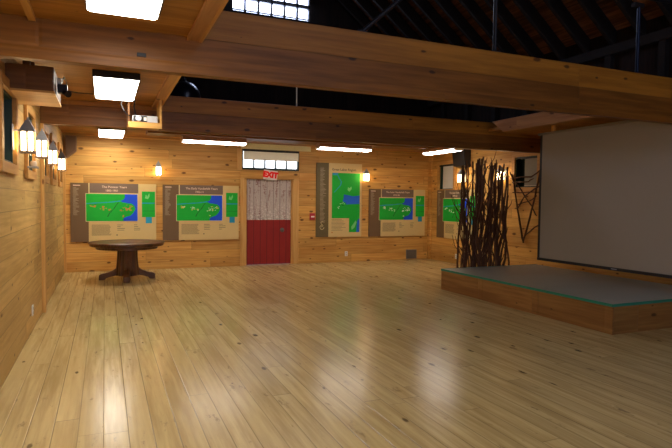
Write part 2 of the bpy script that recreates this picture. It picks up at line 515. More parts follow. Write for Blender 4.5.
# ------------------------------------------------------------------ windows (part of the shell)
for i, (a, b) in enumerate(LW):
    w = MB().box(-.09, a, LZ0, -.06, b, LZ1)
    win = struct('window_%d' % (i + 1), w, M['dark_glass'])
    win['kind'] = 'structure'
    t = .095
    f = MB()
    x0, x1 = 0.0, .035
    f.box(x0, a - t, LZ0 - t, x1, b + t, LZ0); f.box(x0, a - t, LZ1, x1, b + t, LZ1 + t)
    f.box(x0, a - t, LZ0, x1, a, LZ1); f.box(x0, b, LZ0, x1, b + t, LZ1)
    f.build('window_frame', M['trim_y'], win, bevel=.004)
    s = MB().box(-.06, a, LZ0, 0, a + .03, LZ1).box(-.06, b - .03, LZ0, 0, b, LZ1).box(-.06, a, LZ0, 0, b, LZ0 + .025).box(-.06, a, LZ1 - .025, 0, b, LZ1)
    s.build('window_sash', M['green_paint'], win)
for i, (a, b) in enumerate(RW):
    win = struct('window_%d' % (6 + i), MB().box(W + .12, a, RZ0, W + .15, b, RZ1), M['dark_glass'])
    t = .09
    f = MB()
    x0, x1 = W - .03, W
    f.box(x0, a - t, RZ0 - t, x1, b + t, RZ0); f.box(x0, a - t, RZ1, x1, b + t, RZ1 + t)
    f.box(x0, a - t, RZ0, x1, a, RZ1); f.box(x0, b, RZ0, x1, b + t, RZ1)
    f.build('window_frame', M['trim_y'], win, bevel=.004)
    s = MB().box(W + .005, a, RZ0, W + .12, a + .02, RZ1).box(W + .005, b - .03, RZ0, W + .12, b, RZ1).box(W + .005, a, RZ0, W + .12, b, RZ0 + .02).box(W + .005, a, RZ1 - .025, W + .12, b, RZ1)
    s.build('window_sash', M['green_paint'], win)
# transom window over the door
win = struct('window_8', MB().box(WX0, D + .10, WZ0, WX1, D + .12, WZ1), M['sky_pane'])
f = MB()
f.box(WX0, D + .01, WZ0, WX1, D + .10, WZ0 + .055); f.box(WX0, D + .01, WZ1 - .03, WX1, D + .10, WZ1)
f.box(WX0, D + .01, WZ0, WX0 + .035, D + .10, WZ1); f.box(WX1 - .035, D + .01, WZ0, WX1, D + .10, WZ1)
f.build('window_frame', M['green_paint'], win)
f = MB()
for k in range(1, 5):
    x = WX0 + .035 + (WX1 - WX0 - .07) * k / 5
    f.box(x - .019, D + .05, WZ0 + .05, x + .019, D + .10, WZ1 - .02)
f.build('muntin', plain('grey_muntin', '#6c7a80', .5), win)
# gable windows
def gable_window(n, y0, y1, inner):
    win = struct('window_%d' % n, MB().box(GX0, y0, GZ0, GX1, y1, GZ1), M['blue_pane'])
    f = MB()
    a, b = inner
    f.box(GX0, a, GZ0 - .0, GX1, b, GZ0 + .02); f.box(GX0, a, GZ1 - .05, GX1, b, GZ1)
    f.box(GX0, a, GZ0, GX0 + .03, b, GZ1); f.box(GX1 - .03, a, GZ0, GX1, b, GZ1)
    f.box(GX0, a, GZ0 + .31, GX1, b, GZ0 + .40); f.box(GX0, a, GZ0 + .72, GX1, b, GZ0 + .76)
    f.build('window_frame', M['dark_metal'], win)
    f = MB()
    f.box(GX0, a, GZ0 + .055, GX1, b, GZ0 + .068)
    for k in range(1, 6):
        x = GX0 + (GX1 - GX0) * k / 6
        f.box(x - .02, a, GZ0, x + .02, b, GZ1)
    f.build('muntin', M['dark_metal'], win)
gable_window(9, D + .12, D + .14, (D + .02, D + .11))
gable_window(10, R0 - .14, R0 - .12, (R0 - .11, R0 - .02))  # unseen rear gable window, added to throw bluish light on the screen

# an unseen window added to the rear wall to give bluish fill light
win = struct('window_11', MB().box(1.75, R0, .85, 4.25, R0 + .012, 2.25), emit('added_rear_fill_pane', '#c8d6ff', 3.0))
f = MB()
for x in (1.72, 2.55, 3.4, 4.22):
    f.box(x, R0, .82, x + .06, R0 + .045, 2.28)
f.box(1.72, R0, .80, 4.28, R0 + .045, .86); f.box(1.72, R0, 2.24, 4.28, R0 + .045, 2.30)
f.build('window_frame', M['green_paint'], win)

# ------------------------------------------------------------------ door
door = struct('door_1', MB().box(DX0 + .03, D + .05, .012, DX1 - .03, D + .10, 1.09), door_mat(True))
MB().box(DX0 + .03, D + .052, 1.09, DX1 - .03, D + .10, DZ - .02).build('upper_panel', door_mat(False), door)
fr = MB().box(DX0, D + .0, 0, DX0 + .03, D + .16, DZ).box(DX1 - .03, D + .0, 0, DX1, D + .16, DZ).box(DX0, D, DZ - .02, DX1, D + .16, DZ)
fr.build('door_frame', M['trim'], door)
kb = MB().lathe([(.055, 0), (.055, .008), (.02, .014), (.02, .04), (.034, .05), (.034, .068), (.018, .078)], n=20)
k = kb.build('door_knob', plain('door_metal', '#6d6560', .4, .5), door, smooth=True, loc=(4.79, D + .05, .84)); k.rotation_euler = (PI / 2, 0, 0)
struct('trim_door_left', MB().box(DX0 - .13, D - .03, 0, DX0, D, DZ + .0), M['trim'], bevel=.004)
struct('trim_door_right', MB().box(DX1, D - .03, 0, DX1 + .15, D, DZ + .0), M['trim'], bevel=.004)
struct('trim_door_head', MB().box(DX0 - .13, D - .032, DZ, DX1 + .15, D, WZ0 - .01), M['wall_back'], bevel=.004)
struct('trim_window_left', MB().box(WX0 - .11, D - .025, WZ0 - .01, WX0, D, WZ1 + .0), M['trim'])
struct('trim_lit_wall_strip', MB().box(WX0 - .02, D - .02, WZ1 + .004, 5.5, D, ZC - .002), plain('pale_lit_wall_colour', '#e2d79a', .6))  # added board; its pale colour includes the light on this wall strip
# transom blind
rb = thing('roller_blind', 'cream roller blind pulled halfway down the window above the red door', 'blind', (0, 0, 0))
MB().box(WX0 + .04, D - .012, WZ0 + .245, WX1 - .02, D - .006, WZ1 - .04).build('cloth', M['blind'], rb)
MB().tube([(WX0 + .03, D - .02, WZ1 - .035), (WX1 - .01, D - .02, WZ1 - .035)], .018, 10).build('roller', M['dark_metal'], rb)
MB().box(WX0 + .04, D - .018, WZ0 + .235, WX1 - .02, D - .002, WZ0 + .25).build('hem_bar', M['blind'], rb)
for i, (a, b) in enumerate(RW):
    rb = thing('roller_blind', ['pale roller blind in the right wall window nearest the room corner, above a map sign',
                               'pale roller blind in the window above the wall-hung branch trellis'][i], 'blind')
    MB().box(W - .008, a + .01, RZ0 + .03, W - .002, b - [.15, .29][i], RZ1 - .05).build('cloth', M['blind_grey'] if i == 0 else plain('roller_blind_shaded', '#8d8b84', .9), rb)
    MB().tube([(W - .016, a + .01, RZ1 - .035), (W - .016, b - .01, RZ1 - .035)], .014, 8).build('roller', M['dark_metal'], rb)
    MB().box(W - .014, a + .01, RZ0 + .02, W - .002, b - [.15, .29][i], RZ0 + .035).build('hem_bar', M['blind_grey'], rb)

# ------------------------------------------------------------------ exit sign and small wall fittings
ex = thing('exit_sign', 'red and white EXIT sign tilted on the header above the door', 'sign', (4.455, D - .04, 2.17))
ex.rotation_euler = (0, math.radians(6), 0)
MB().box(-.17, -.02, -.115, .17, 0, .115).build('sign_plate', plain('exit_white', '#f6efe6', .5), ex, bevel=.004)

lettering('sign_letters', 'EXIT', .18, M['exit_red'], ex, (0, -.0225, 0), bold=.013)

ps = thing('wall_mounted_pull_station', 'small red fire alarm pull box beside the tall map sign', 'alarm', (5.55, D - .001, 1.17))
MB().box(-.065, -.05, -.085, .065, 0, .085).build('alarm_box', M['pull_red'], ps, bevel=.008)
MB().box(-.045, -.062, -.02, .045, -.05, .015).build('pull_handle', M['white'], ps, bevel=.003)

def outlet(label, loc, rz):
    o = thing('wall_outlet', label, 'outlet', loc, rz, None)
    MB().box(-.04, -.012, -.062, .04, 0, .062).build('cover_plate', M['white'], o, bevel=.004)
    MB().box(-.018, -.016, .01, .018, -.012, .04).box(-.018, -.016, -.04, .018, -.012, -.01).build('socket', plain('outlet_socket', '#bdb8ac', .5), o)
    return o
outlet('white wall outlet low on the back wall under the tall map sign', (6.50, D - .001, .21), 0)
outlet('white wall outlet low on the right wall beside the bundle of branches', (W - .001, 11.27, .19), -PI / 2)
outlet('white wall outlet low on the left wall near the vertical post', (.001, 7.14, .24), PI / 2)
v = thing('wall_vent', 'grey metal return vent at the foot of the back wall near the corner', 'vent', (8.44, D - .001, .02))
MB().box(-.16, -.03, 0, .16, 0, .25).build('vent_housing', M['grey'], v, bevel=.004)
s = MB()
for k in range(7):
    s.box(-.14, -.036, .025 + k * .031, .14, -.03, .04 + k * .031)
s.build('grille', plain('vent_grille', '#6d6a66', .5, .3), v)

# speaker cabinets
sp = thing('wall_mounted_speaker', 'brown tapered speaker mounted high in the back left corner', 'speaker', (0, 0, 0))
MB().prism([(.06, 2.84), (.26, 2.84), (.26, 2.54), (.10, 2.40), (.06, 2.40)], 1, D - .27, D - .05).build('cabinet', M['brown_cab'], sp, bevel=.006)
MB().prism([(.085, 2.82), (.24, 2.82), (.24, 2.555), (.11, 2.44), (.085, 2.44)], 1, D - .278, D - .271).build('speaker_grille', plain('brown_grille', '#5a4028', .8), sp)
sp = thing('wall_mounted_speaker', 'black loudspeaker mounted high on the right wall near a lantern and blind', 'speaker', (0, 0, 0))
MB().prism([(W - .012, 2.86), (W - .012, 2.42), (W - .20, 2.46), (W - .25, 2.86)], 1, 10.74, 11.2).build('cabinet', M['black'], sp, bevel=.01)
MB().box(W - .012, 10.92, 2.5, W - .002, 11.04, 2.8).build('mount', M['dark_metal'], sp)

# ------------------------------------------------------------------ lanterns
def make_lantern(label, loc, rz):
    L = thing('wall_lantern_sconce', label, 'lantern', loc, rz, 'lit wall lanterns')
    # local: wall at x=0, lantern body centred at x=.13
    cx, s, h = .13, .055, .192
    MB().box(0.001, -.045, .02, .012, .045, .26).build('back_plate', M['pewter'], L, bevel=.003)
    MB().tube([(.01, 0, .20), (.03, 0, .205), (.06, 0, .205)], .008, 8).build('bracket_arm', M['pewter'], L, smooth=True)
    g = MB().box(cx - s + .006, -s + .006, .014, cx + s - .006, s - .006, h - .004)
    g.build('glass', M['lamp'], L)
    f = MB()
    for sx in (-1, 1):
        for sy in (-1, 1):
            f.box(cx + sx * s - .006, sy * s - .006, 0, cx + sx * s + .006, sy * s + .006, h)
    for sx, sy in ((1, 0), (-1, 0), (0, 1), (0, -1)):
        f.box(cx + sx * s - .009, sy * s - .009, 0, cx + sx * s + .009, sy * s + .009, h)
    f.box(cx - s - .01, -s - .01, -.008, cx + s + .01, s + .01, .012)
    f.build('lantern_frame', M['lantern_frame'], L)
    r = s + .014
    c = MB()
    c.add([(cx - r, -r, h), (cx + r, -r, h), (cx + r, r, h), (cx - r, r, h),
           (cx - .016, -.016, h + .115), (cx + .016, -.016, h + .115), (cx + .016, .016, h + .115), (cx - .016, .016, h + .115)],
          [(0, 3, 2, 1), (4, 5, 6, 7), (0, 1, 5, 4), (1, 2, 6, 5), (2, 3, 7, 6), (3, 0, 4, 7)])
    c.tube([(cx, 0, h + .11), (cx, 0, h + .14)], .008, 8)
    c.build('roof_cap', M['pewter'], L, bevel=.002)
    return L
lan = make_lantern('large lit lantern on the left wall between the first two dark windows', (0, 5.84, 1.99), 0)
for y, lab in ((7.10, 'second lit lantern along the left wall, over the window with a small white fixture'),
               (8.5, 'third lit lantern along the left wall, just past the vertical post'),
               (10.2, 'farthest lit lantern on the left wall, next to the brown corner speaker')):
    dup(lan, (0, y, 2.03), 0, lab)
dup(lan, (1.88, D, 2.08), -PI / 2, 'lit lantern on the back wall above the gap between the two left map signs')
dup(lan, (6.99, D, 2.08), -PI / 2, 'lit lantern on the back wall at the top right of the tall map sign')
dup(lan, (W, 10.98, 2.05), PI, 'lit lantern on the right wall under the black loudspeaker, left of the branch bundle')
dup(lan, (W, 9.52, 2.06), PI, 'lit lantern on the right wall half hidden behind the top of the branch bundle')
ms = thing('wall_mounted_sensor', 'small white fixture on the ledge of the second left window', 'sensor', (.036, 6.62, 1.90))
MB().box(.002, -.06, -.02, .10, .06, 0).build('bracket', M['pewter'], ms, bevel=.003)
MB().lathe([(.02, 0), (.032, .015), (.032, .045), (.02, .06)], .055, 0, 16).build('sensor_head', plain('sensor_beige', '#c9b8a4', .5), ms, smooth=True)

# ------------------------------------------------------------------ ceiling lights
def make_panel(label, loc, ln):
    P = thing('ceiling_light', label, 'light', loc, 0, 'square-edged fluorescent ceiling panels')
    w, h = .235, .075
    f = MB()
    f.box(-w, 0, -h, w, .012, 0); f.box(-w, ln - .012, -h, w, ln, 0)
    f.box(-w, .012, -h, -w + .01, ln - .012, 0); f.box(w - .01, .012, -h, w, ln - .012, 0)
    f.box(-w + .01, .012, -.012, w - .01, ln - .012, 0)
    f.build('housing', M['dark_metal'], P)
    d = MB()
    a, b = w - .006, w - .03
    d.add([(-a, .008, -h + .006), (a, .008, -h + .006), (a, ln - .008, -h + .006), (-a, ln - .008, -h + .006),
           (-b, .03, -h - .012), (b, .03, -h - .012), (b, ln - .03, -h - .012), (-b, ln - .03, -h - .012)],
          [(4, 7, 6, 5), (0, 4, 5, 1), (1, 5, 6, 2), (2, 6, 7, 3), (3, 7, 4, 0)])
    d.build('diffuser', M['tube'], P)
    return P
p0 = make_panel('largest bright ceiling light panel, cut by the top edge, before the front beam', (.92, 2.77, ZC), 1.30)
dup(p0, (.92, 6.2, ZC), 0, 'bright ceiling light panel between the two big beams, beside the projector shelf')
dup(p0, (.92, 10.85, ZC), 0, 'small bright ceiling light panel over the round table, nearest the back wall')
for y in (-.9,):  # extra unseen panel, added to light the foreground
    dup(p0, (.92, y, ZC), 0, 'added unseen ceiling light panel behind the viewer that brightens the foreground')

def make_wrap(label, loc, rz):
    P = thing('ceiling_strip_light', label, 'light', loc, rz, 'long fluorescent ceiling strips')
    ln, w = .64, .13
    MB().box(-ln, -.128, -.086, ln, .128, 0).build('housing', plain('strip_housing', '#a0714c', .5), P, bevel=.004)
    d = MB()
    pr = [(-w + .004, -.1), (-w + .006, -.0865), (w - .006, -.0865), (w - .004, -.1), (w - .03, -.122), (-w + .03, -.122)]
    d.prism(pr, 0, -ln + .01, ln - .01)
    d.build('diffuser', M['tube_pink'], P)
    for a, b in ((-ln - .004, -ln + .01), (ln - .01, ln + .004)):
        MB().prism([(p[0] * 1.02, p[1]) for p in pr], 0, a, b).build('end_cap', M['white'], P)
    return P
ZF = ZC - .08
wr0 = make_wrap('fluorescent strip light left of the window above the red door', (2.86, 11.12, ZF - .02), 0)
wr0.location.z = ZF
dup(wr0, (5.76, 11.1, ZF), 0, 'fluorescent strip light above the tall map sign')
dup(wr0, (8.0, 10.52, ZF - .0), PI / 2, 'fluorescent strip light turned toward the viewer near the right wall windows')
struct('trim_light_batten', MB().box(7.92, 9.8, ZF, 8.08, 10.855, ZC), M['beam_low'])

# ------------------------------------------------------------------ wooden box, camera, cable, projector shelf
bx = thing('ceiling_mounted_box', 'long wooden box hung under the ceiling against the left wall', 'box')
MB().box(.002, 5.5, 2.525, .375, 5.52, 2.74).build('front_panel', M['crate'], bx)
MB().box(.002, 5.5, 2.505, .385, 6.30, 2.525).build('bottom_panel', M['crate_light'], bx)
MB().box(.36, 5.52, 2.525, .38, 6.30, 2.74).build('side_panel', M['crate'], bx)
MB().box(.002, 5.52, 2.73, .36, 6.30, 2.74).build('top_panel', M['crate'], bx)
for y in (5.8, 6.15):
    MB().box(.1, y, 2.74, .16, y + .06, ZC).build('hanger', M['crate'], bx)
cm = thing('mounted_spotlight', 'small black spotlight with white cap on the end of the wooden wall box', 'spotlight', (.385, 5.78, 2.62))
MB().tube([(.002, 0, .05), (.04, 0, .05)], .03, 12).build('cap', M['white'], cm, smooth=True)
MB().box(.004, -.04, -.06, .09, .04, .02).build('body', M['black'], cm, bevel=.006)
MB().tube([(.06, -.02, -.05), (.10, -.07, -.075)], [.022, .034], 14).build('lamp_head', M['black'], cm, smooth=True)
cb = MB().tube([(.405, 5.9, 2.66), (.42, 6.2, 2.8), (.40, 6.9, 2.885), (.38, 7.55, 2.9), (.5, 7.62, 2.9), (.685, 7.62, 2.9)], .007, 6)
tag(cb.build('hanging_cable', M['black']), 'thin black cable along the ceiling from wooden wall box to light panel', 'cable', kind='thing')

ph = thing('hanging_projector_shelf', 'open wooden shelf hung from the ceiling edge holding the projector', 'shelf')
sx0, sx1, sy0, sy1, sz = 1.08, 1.50, 7.54, 8.04, 2.56
MB().box(sx0, sy0, sz - .02, sx1, sy1, sz).build('shelf_board', M['crate_light'], ph)
MB().box(sx0, sy0 - .02, sz - .065, sx1, sy0, sz + .012).build('front_lip', M['crate_light'], ph, bevel=.003)
MB().box(sx1 - .022, sy0, sz, sx1, sy1, ZC).build('side_panel', M['crate_light'], ph)
MB().box(sx0, sy0 + .02, sz, sx0 + .02, sy0 + .06, ZC).build('hanger', M['crate'], ph)
MB().box(sx0, sy1 - .06, sz, sx0 + .02, sy1 - .02, ZC).build('hanger', M['crate'], ph)
pj = thing('projector', 'grey and white projector sitting on the hanging wooden shelf', 'projector', (1.295, 7.70, sz + .002))
pb = MB().box(-.16, -.12, .012, .16, .14, .105).build('body', plain('projector_grey', '#b9bcc0', .45), pj, bevel=.012)
MB().box(-.15, -.126, .02, .02, -.12, .098).build('front_panel', M['black'], pj)
MB().lathe([(.036, 0), (.036, .03), (.028, .032), (.024, .02)], n=20).build('lens', plain('lens_rim', '#d9dde2', .3, .4), pb, smooth=True, loc=(-.085, -.126, .06)).rotation_euler = (PI / 2, 0, 0)
MB().box(-.02, -.13, .035, .015, -.126, .08).build('port_panel', M['white'], pj)
for a in (-.13, .13):
    for b in (-.09, .11):
        MB().box(a - .012, b - .012, 0, a + .012, b + .012, .012).build('foot', M['black'], pj)
pc = MB().tube([(1.21, 7.87, 2.60), (1.19, 7.90, 2.72), (1.17, 7.84, 2.8), (1.175, 7.8, ZC - .004)], .010, 6)
tag(pc.build('hanging_cable', M['black']), 'thick black cable dropping from the ceiling to the back of the projector', 'cable', kind='thing')
pc = MB().tube([(1.01, 7.53, ZC - .008), (1.0, 7.525, 2.78), (1.03, 7.49, 2.70), (1.065, 7.51, 2.655), (1.12, 7.56, 2.64)], .007, 6)
tag(pc.build('hanging_cable', M['black']), 'thin black cable looping from the bright light panel toward the projector shelf', 'cable', kind='thing')
jb = MB().box(1.04, Y1 - .012, 2.705, 1.11, Y1 - .001, 2.735)
tag(jb.build('beam_mounted_plate', M['dark_metal'], bevel=.002), 'small dark plate on the front beam below the nearest light panel', 'plate', kind='thing')

# ------------------------------------------------------------------ map signs
def specks(mb, pts, y, mi, rng, s=.011):
    for (a, b) in pts:
        w = s * rng.uniform(.6, 1.5); h = s * rng.uniform(.4, .9)
        mb.quad(a - w, b - h, a + w, b + h, y, mi)
def make_sign(label, loc, rz, w, h, title, years, speck, seed):
    S = thing('map_wall_sign', label, 'sign', loc, rz, 'wide map signs')
    rng = random.Random(seed)
    U = lambda a: a * w
    V = lambda b: h * (1 - b)
    # strip board on the left
    st = MB().box(0, -.028, 0, U(.202), 0, h)
    st.quad(U(.03), V(.05), U(.11), V(.035), -.0285, 2)
    for k in range(26):
        st.quad(U(.03), V(.08 + k * .0185), U(.03 + rng.uniform(.03, .07)), V(.074 + k * .0185), -.0285, 1)
    st.build('strip_board', [M['strip'], M['ink_pale'], M['title']], S)
    mbd = MB().box(U(.202), -.03, 0, w, 0, h)
    for k in range(12):
        mbd.quad(U(.235), V(.715 + k * .016), U(.235 + rng.uniform(.2, .235)), V(.709 + k * .016), -.0305, 1)
    for a, n in ((.53, 4), (.73, 4)):
        for k in range(n):
            mbd.quad(U(a), V(.72 + k * .03), U(a + rng.uniform(.03, .09)), V(.712 + k * .03), -.0305, 1)
    mbd.quad(U(.52), V(.90), U(.535), V(.88), -.0305, 1)
    mbd.build('main_board', [M['cream'], M['ink'], M['speck_orange']], S)
    MB().box(U(.205), -.033, V(.168), U(.212), -.03, h).build('rule', M['rule'], S)
    MB().box(U(.215), -.033, V(.165), U(.782), -.03, V(.0)).build('header_bar', M['header'], S)
    tt = lettering('title_text', title, .066, M['title'], S, (U(.50), -.0345, V(.062)), bold=.001)
    lettering('title_text', years, .060, M['title'], S, (U(.47), -.0345, V(.125)), bold=.001)
    # map
    m = MB()
    a0, a1, b0, b1 = .168, .778, .175, .655
    m.box(U(a0), -.038, V(b1), U(a1), -.03, V(b0), 6)
    A = lambda p: U(a0 + .006 + (a1 - a0 - .012) * p)
    B = lambda q: V(b0 + .008 + (b1 - b0 - .016) * q)
    m.quad(A(0), B(1), A(1), B(0), -.0385, 0)
    bay = [(.75, 0), (1, 0), (1, 1), (.72, 1), (.72, .9), (.78, .84), (.86, .8), (.92, .68), (.955, .55), (.93, .42), (.88, .35), (.8, .33), (.7, .30), (.66, .25), (.72, .2), (.75, .12)]
    m.poly([(A(p), B(q)) for p, q in bay][::-1], -.0390, 1)
    riv = [(0, .36), (.2, .33), (.4, .31), (.55, .28), (.66, .25)]
    for (p, q), (p2, q2) in zip(riv, riv[1:]):
        m.poly([(A(p), B(q + .012)), (A(p2), B(q2 + .022)), (A(p2), B(q2 - .022)), (A(p), B(q - .012))], -.0391, 2)
    for (p, q), (p2, q2) in zip([(.4, .84), (.45, .68), (.52, .55), (.58, .38)], [(.45, .68), (.52, .55), (.58, .38), (.62, .3)]):
        m.poly([(A(p), B(q)), (A(p + .02), B(q)), (A(p2 + .012), B(q2)), (A(p2), B(q2))], -.0392, 3)
    pts = []
    for cx, cy, n, sx, sy in ((.13, .45, 9, .05, .05), (.33, .52, 9, .06, .06), (.44, .58, 3, .03, .03), (.74, .5, 6, .05, .1), (.83, .56, 12, .06, .06), (.88, .48, 5, .03, .05), (.70, .62, 4, .04, .05), (.72, .82, 2, .01, .03)):
        for _ in range(n):
            pts.append((A(cx + rng.uniform(-sx, sx)), B(cy + rng.uniform(-sy, sy))))
    specks(m, pts, -.0394, 4, rng)
    specks(m, pts[::4], -.0396, 5, rng, .016)
    cols = {'orange': (M['speck_orange'], M['speck_orange']), 'white': (M['speck_white'], plain('speck_yellow', '#d8c34c', .6)), 'green': (M['speck_white'], M['speck_white'])}[speck]
    m.build('map', [M['mapgreen'], M['mapblue'], M['mapriver'], M['mapdark'], cols[0], cols[1], M['rule']], S)
    # small map on the right
    s = MB()
    s.quad(U(.826), V(.58), U(.985), V(.13), -.0312, 0)
    s.quad(U(.826), V(.345), U(.985), V(.325), -.0316, 2)
    s.quad(U(.872), V(.69), U(.946), V(.58), -.0312, 1)
    s.poly([(U(.86), V(.25)), (U(.875), V(.18)), (U(.89), V(.22)), (U(.915), V(.16)), (U(.92), V(.21)), (U(.9), V(.265))], -.0318, 3)
    s.quad(U(.826), V(.475), U(.985), V(.47), -.0316, 4)
    s.build('inset_map', [M['mapgreen'], M['mapriver'], M['mapriver'], M['maplight'], M['mapdark']], S)
    return S
SW, SH = 1.71, 1.25
make_sign('wide map sign on the back wall above the round table', (.13, D - .004, .64), 0, SW, SH, 'The Pioneer Years', '1883-1901', 'orange', 1)
make_sign('wide map sign on the back wall just left of the red door', (1.98, D - .004, .64), 0, SW, SH, 'The Early Vanderbilt Years', '1902-11', 'white', 2)
make_sign('wide map sign on the back wall between the tall sign and the corner', (7.13, D - .004, .64), 0, SW, SH, 'The Later Vanderbilt Years', '1912-38', 'green', 3)
make_sign('map sign on the right wall, partly hidden by the branch bundle', (W - .004, 12.13, .63), -PI / 2, SW, SH, 'The Later Farm Years', '1939-64', 'green', 4)

T = thing('tall_map_wall_sign', 'tall map sign with a spiral emblem on its brown strip, right of the red door', 'sign', (5.65, D - .004, .65))
w, h = 1.26, 1.87
st = MB().box(0, -.028, 0, w * .265, 0, h)
for k in range(44):
    st.quad(w * .08, h * .925 - k * .0315, w * (.08 + random.uniform(.06, .13)), h * .930 - k * .0315, -.0285, 1)
st.build('strip_board', [plain('sign_olive_brown', '#6a5c38', .6), M['ink_pale']], T)
em = MB()
arc = []
for k in range(15):                     # the swirl of the emblem: an S that runs into an open ring
    a = math.radians(60 + k * 300 / 14)
    arc.append((w * .125 + .055 * math.cos(a), -.032, .25 + .055 * math.sin(a)))
em.tube(arc, .006, 6)
em.tube([(w * .125 + .02, -.032, .30), (w * .125 - .02, -.032, .335), (w * .125 - .03, -.032, .37), (w * .125, -.032, .395), (w * .125 + .035, -.032, .385)], .006, 6)
em.tube([(w * .125 - .03, -.032, .26), (w * .125 + .02, -.032, .27), (w * .125 + .03, -.032, .3)], .005, 6)
em.build('emblem', plain('emblem_cream', '#d9c992', .6), T)
mb = MB().box(w * .265, -.03, 0, w, 0, h)
for k in range(9):
    mb.quad(w * .33, h * .235 - k * .034, w * (.33 + random.uniform(.2, .32)), h * .239 - k * .034, -.0305, 1)
mb.quad(w * .33, .10, w * .36, .13, -.0305, 2)
mb.build('main_board', [M['cream'], M['ink'], M['speck_orange']], T)
lettering('title_text', 'Great Lakes Region', .085, plain('title_dark', '#5b5137', .6), T, (w * .60, -.0315, h * .915), bold=.001)
m = MB()
x0, x1, z0, z1 = w * .335, w * .955, h * .255, h * .87
A = lambda p: x0 + (x1 - x0) * p
B = lambda q: z1 - (z1 - z0) * q
m.quad(A(0), B(1), A(1), B(0), -.0312, 0)
m.quad(A(.62), z0 - .36, A(1), z0, -.0312, 0)
m.poly([(A(.02), B(.05)), (A(.2), B(.05)), (A(.22), B(.0)), (A(.02), B(.0))], -.0315, 2)
riv = [(.2, .05), (.25, .12), (.33, .19), (.3, .27), (.16, .37), (.08, .43)]
for (p, q), (p2, q2) in zip(riv, riv[1:]):
    m.poly([(A(p - .015), B(q)), (A(p2 - .015), B(q2)), (A(p2 + .015), B(q2)), (A(p + .015), B(q))], -.0316, 2)
m.poly([(A(p), B(q)) for p, q in [(.42, .47), (.6, .49), (.75, .51), (1, .49), (1, .68), (.6, .69), (.5, .7), (.5, .66), (.38, .62), (.42, .55)]][::-1], -.0316, 1)
m.poly([(A(.88), z0 - .36), (A(1), z0 - .36), (A(1), z0), (A(.92), z0 - .06), (A(.9), z0 - .2)], -.0316, 1)
m.poly([(A(.55), B(.37)), (A(.57), B(.31)), (A(.63), B(.33)), (A(.69), B(.29)), (A(.7), B(.35)), (A(.62), B(.41))], -.0317, 3)
m.poly([(A(.72), z0 - .3), (A(.70), z0 - .22), (A(.86), z0 - .06), (A(.9), z0 - .1), (A(.82), z0 - .24)], -.0317, 3)
for p, q in ((.22, .76), (.26, .74), (.3, .68), (.36, .67), (.4, .65), (.44, .68), (.24, .78)):
    m.quad(A(p) - .012, B(q) - .008, A(p) + .012, B(q) + .008, -.0318, 4)
m.quad(A(.35), B(.72), A(.42), B(.705), -.0319, 5); m.quad(A(.30), B(.66), A(.50), B(.655), -.0319, 5)
m.build('map', [M['mapgreen'], plain('lake_blue', '#1767d8', .55), M['mapriver'], M['maplight'], M['speck_white'], M['mapdark']], T)

# ------------------------------------------------------------------ round pedestal table
tb = thing('round_pedestal_table', 'dark round wooden pedestal table standing before the left map sign', 'table', (1.19, 11.16, 0))
MB().lathe([(.60, .655), (.655, .655), (.67, .662), (.675, .675), (.675, .70), (.69, .705), (.70, .715), (.70, .722), (.69, .73)], n=64).build('tabletop', M['table'], tb, smooth=True)
MB().lathe([(.56, .60), (.56, .655)], n=48).build('apron', M['table'], tb, smooth=True)
pd = MB()
prof = [(.22, .08), (.215, .16), (.20, .30), (.19, .45), (.185, .60)]
vs, fs = [], []
n = 36
for r, z in prof:
    for k in range(n):
        rr = r * (1.0 if k % 3 else .93)
        a = 2 * PI * k / n
        vs.append((rr * math.cos(a), rr * math.sin(a), z))
for i in range(len(prof) - 1):
    for k in range(n):
        fs.append((i * n + k, i * n + (k + 1) % n, (i + 1) * n + (k + 1) % n, (i + 1) * n + k))
fs += [tuple(range(n))[::-1], tuple((len(prof) - 1) * n + k for k in range(n))]
pd.add(vs, fs)
pd.build('pedestal', M['table'], tb)
for k in range(4):
    a = math.radians(-94 + 90 * k)
    f = MB()
    out = [(.12, .10), (.12, .26), (.19, .235), (.26, .18), (.36, .14), (.48, .115), (.51, .095), (.51, .0), (.41, .0), (.38, .035), (.30, .06)]
    f.prism(out, 1, -.055, .055)
    o = f.build('foot', M['table'], tb, bevel=.012); o.rotation_euler = (0, 0, a)

# ------------------------------------------------------------------ stage platform
st = thing('stage_platform', 'low wooden stage platform with grey top and teal edging', 'stage', (0, 0, 0))
X0, X1, YA, YB, ZS = 6.33, 8.55, 4.5, 8.05, .365
ysec = [YA, 5.70, 6.90, YB]
for a, b in zip(ysec, ysec[1:]):
    MB().box(X0 + .012, a + (.012 if a == YA else .003), ZS - .02, X1 - .012, b - (.012 if b == YB else .003), ZS).build('deck_panel', M['deck'], st)
    MB().box(X0 + .006, a + .003, .0, X0 + .03, b - .003, ZS - .03).build('front_board', M['plywood'], st, bevel=.003)
MB().box(X0 + .03, YA + .006, 0, X1 - .01, YA + .03, ZS - .03).build('end_board', M['plywood_x'], st, bevel=.003)
MB().box(X0 + .03, YB - .03, 0, X1 - .01, YB - .006, ZS - .03).build('end_board', M['plywood_x'], st)
MB().box(X1 - .03, YA + .03, 0, X1 - .006, YB - .03, ZS - .03).build('rear_board', M['plywood'], st)
e = MB()
e.box(X0, YA, ZS - .03, X0 + .012, YB, ZS + .004); e.box(X0 + .012, YA, ZS - .03, X1, YA + .012, ZS + .004)
e.box(X0 + .012, YB - .012, ZS - .03, X1, YB, ZS + .004)
e.build('edge_trim', M['teal'], st)

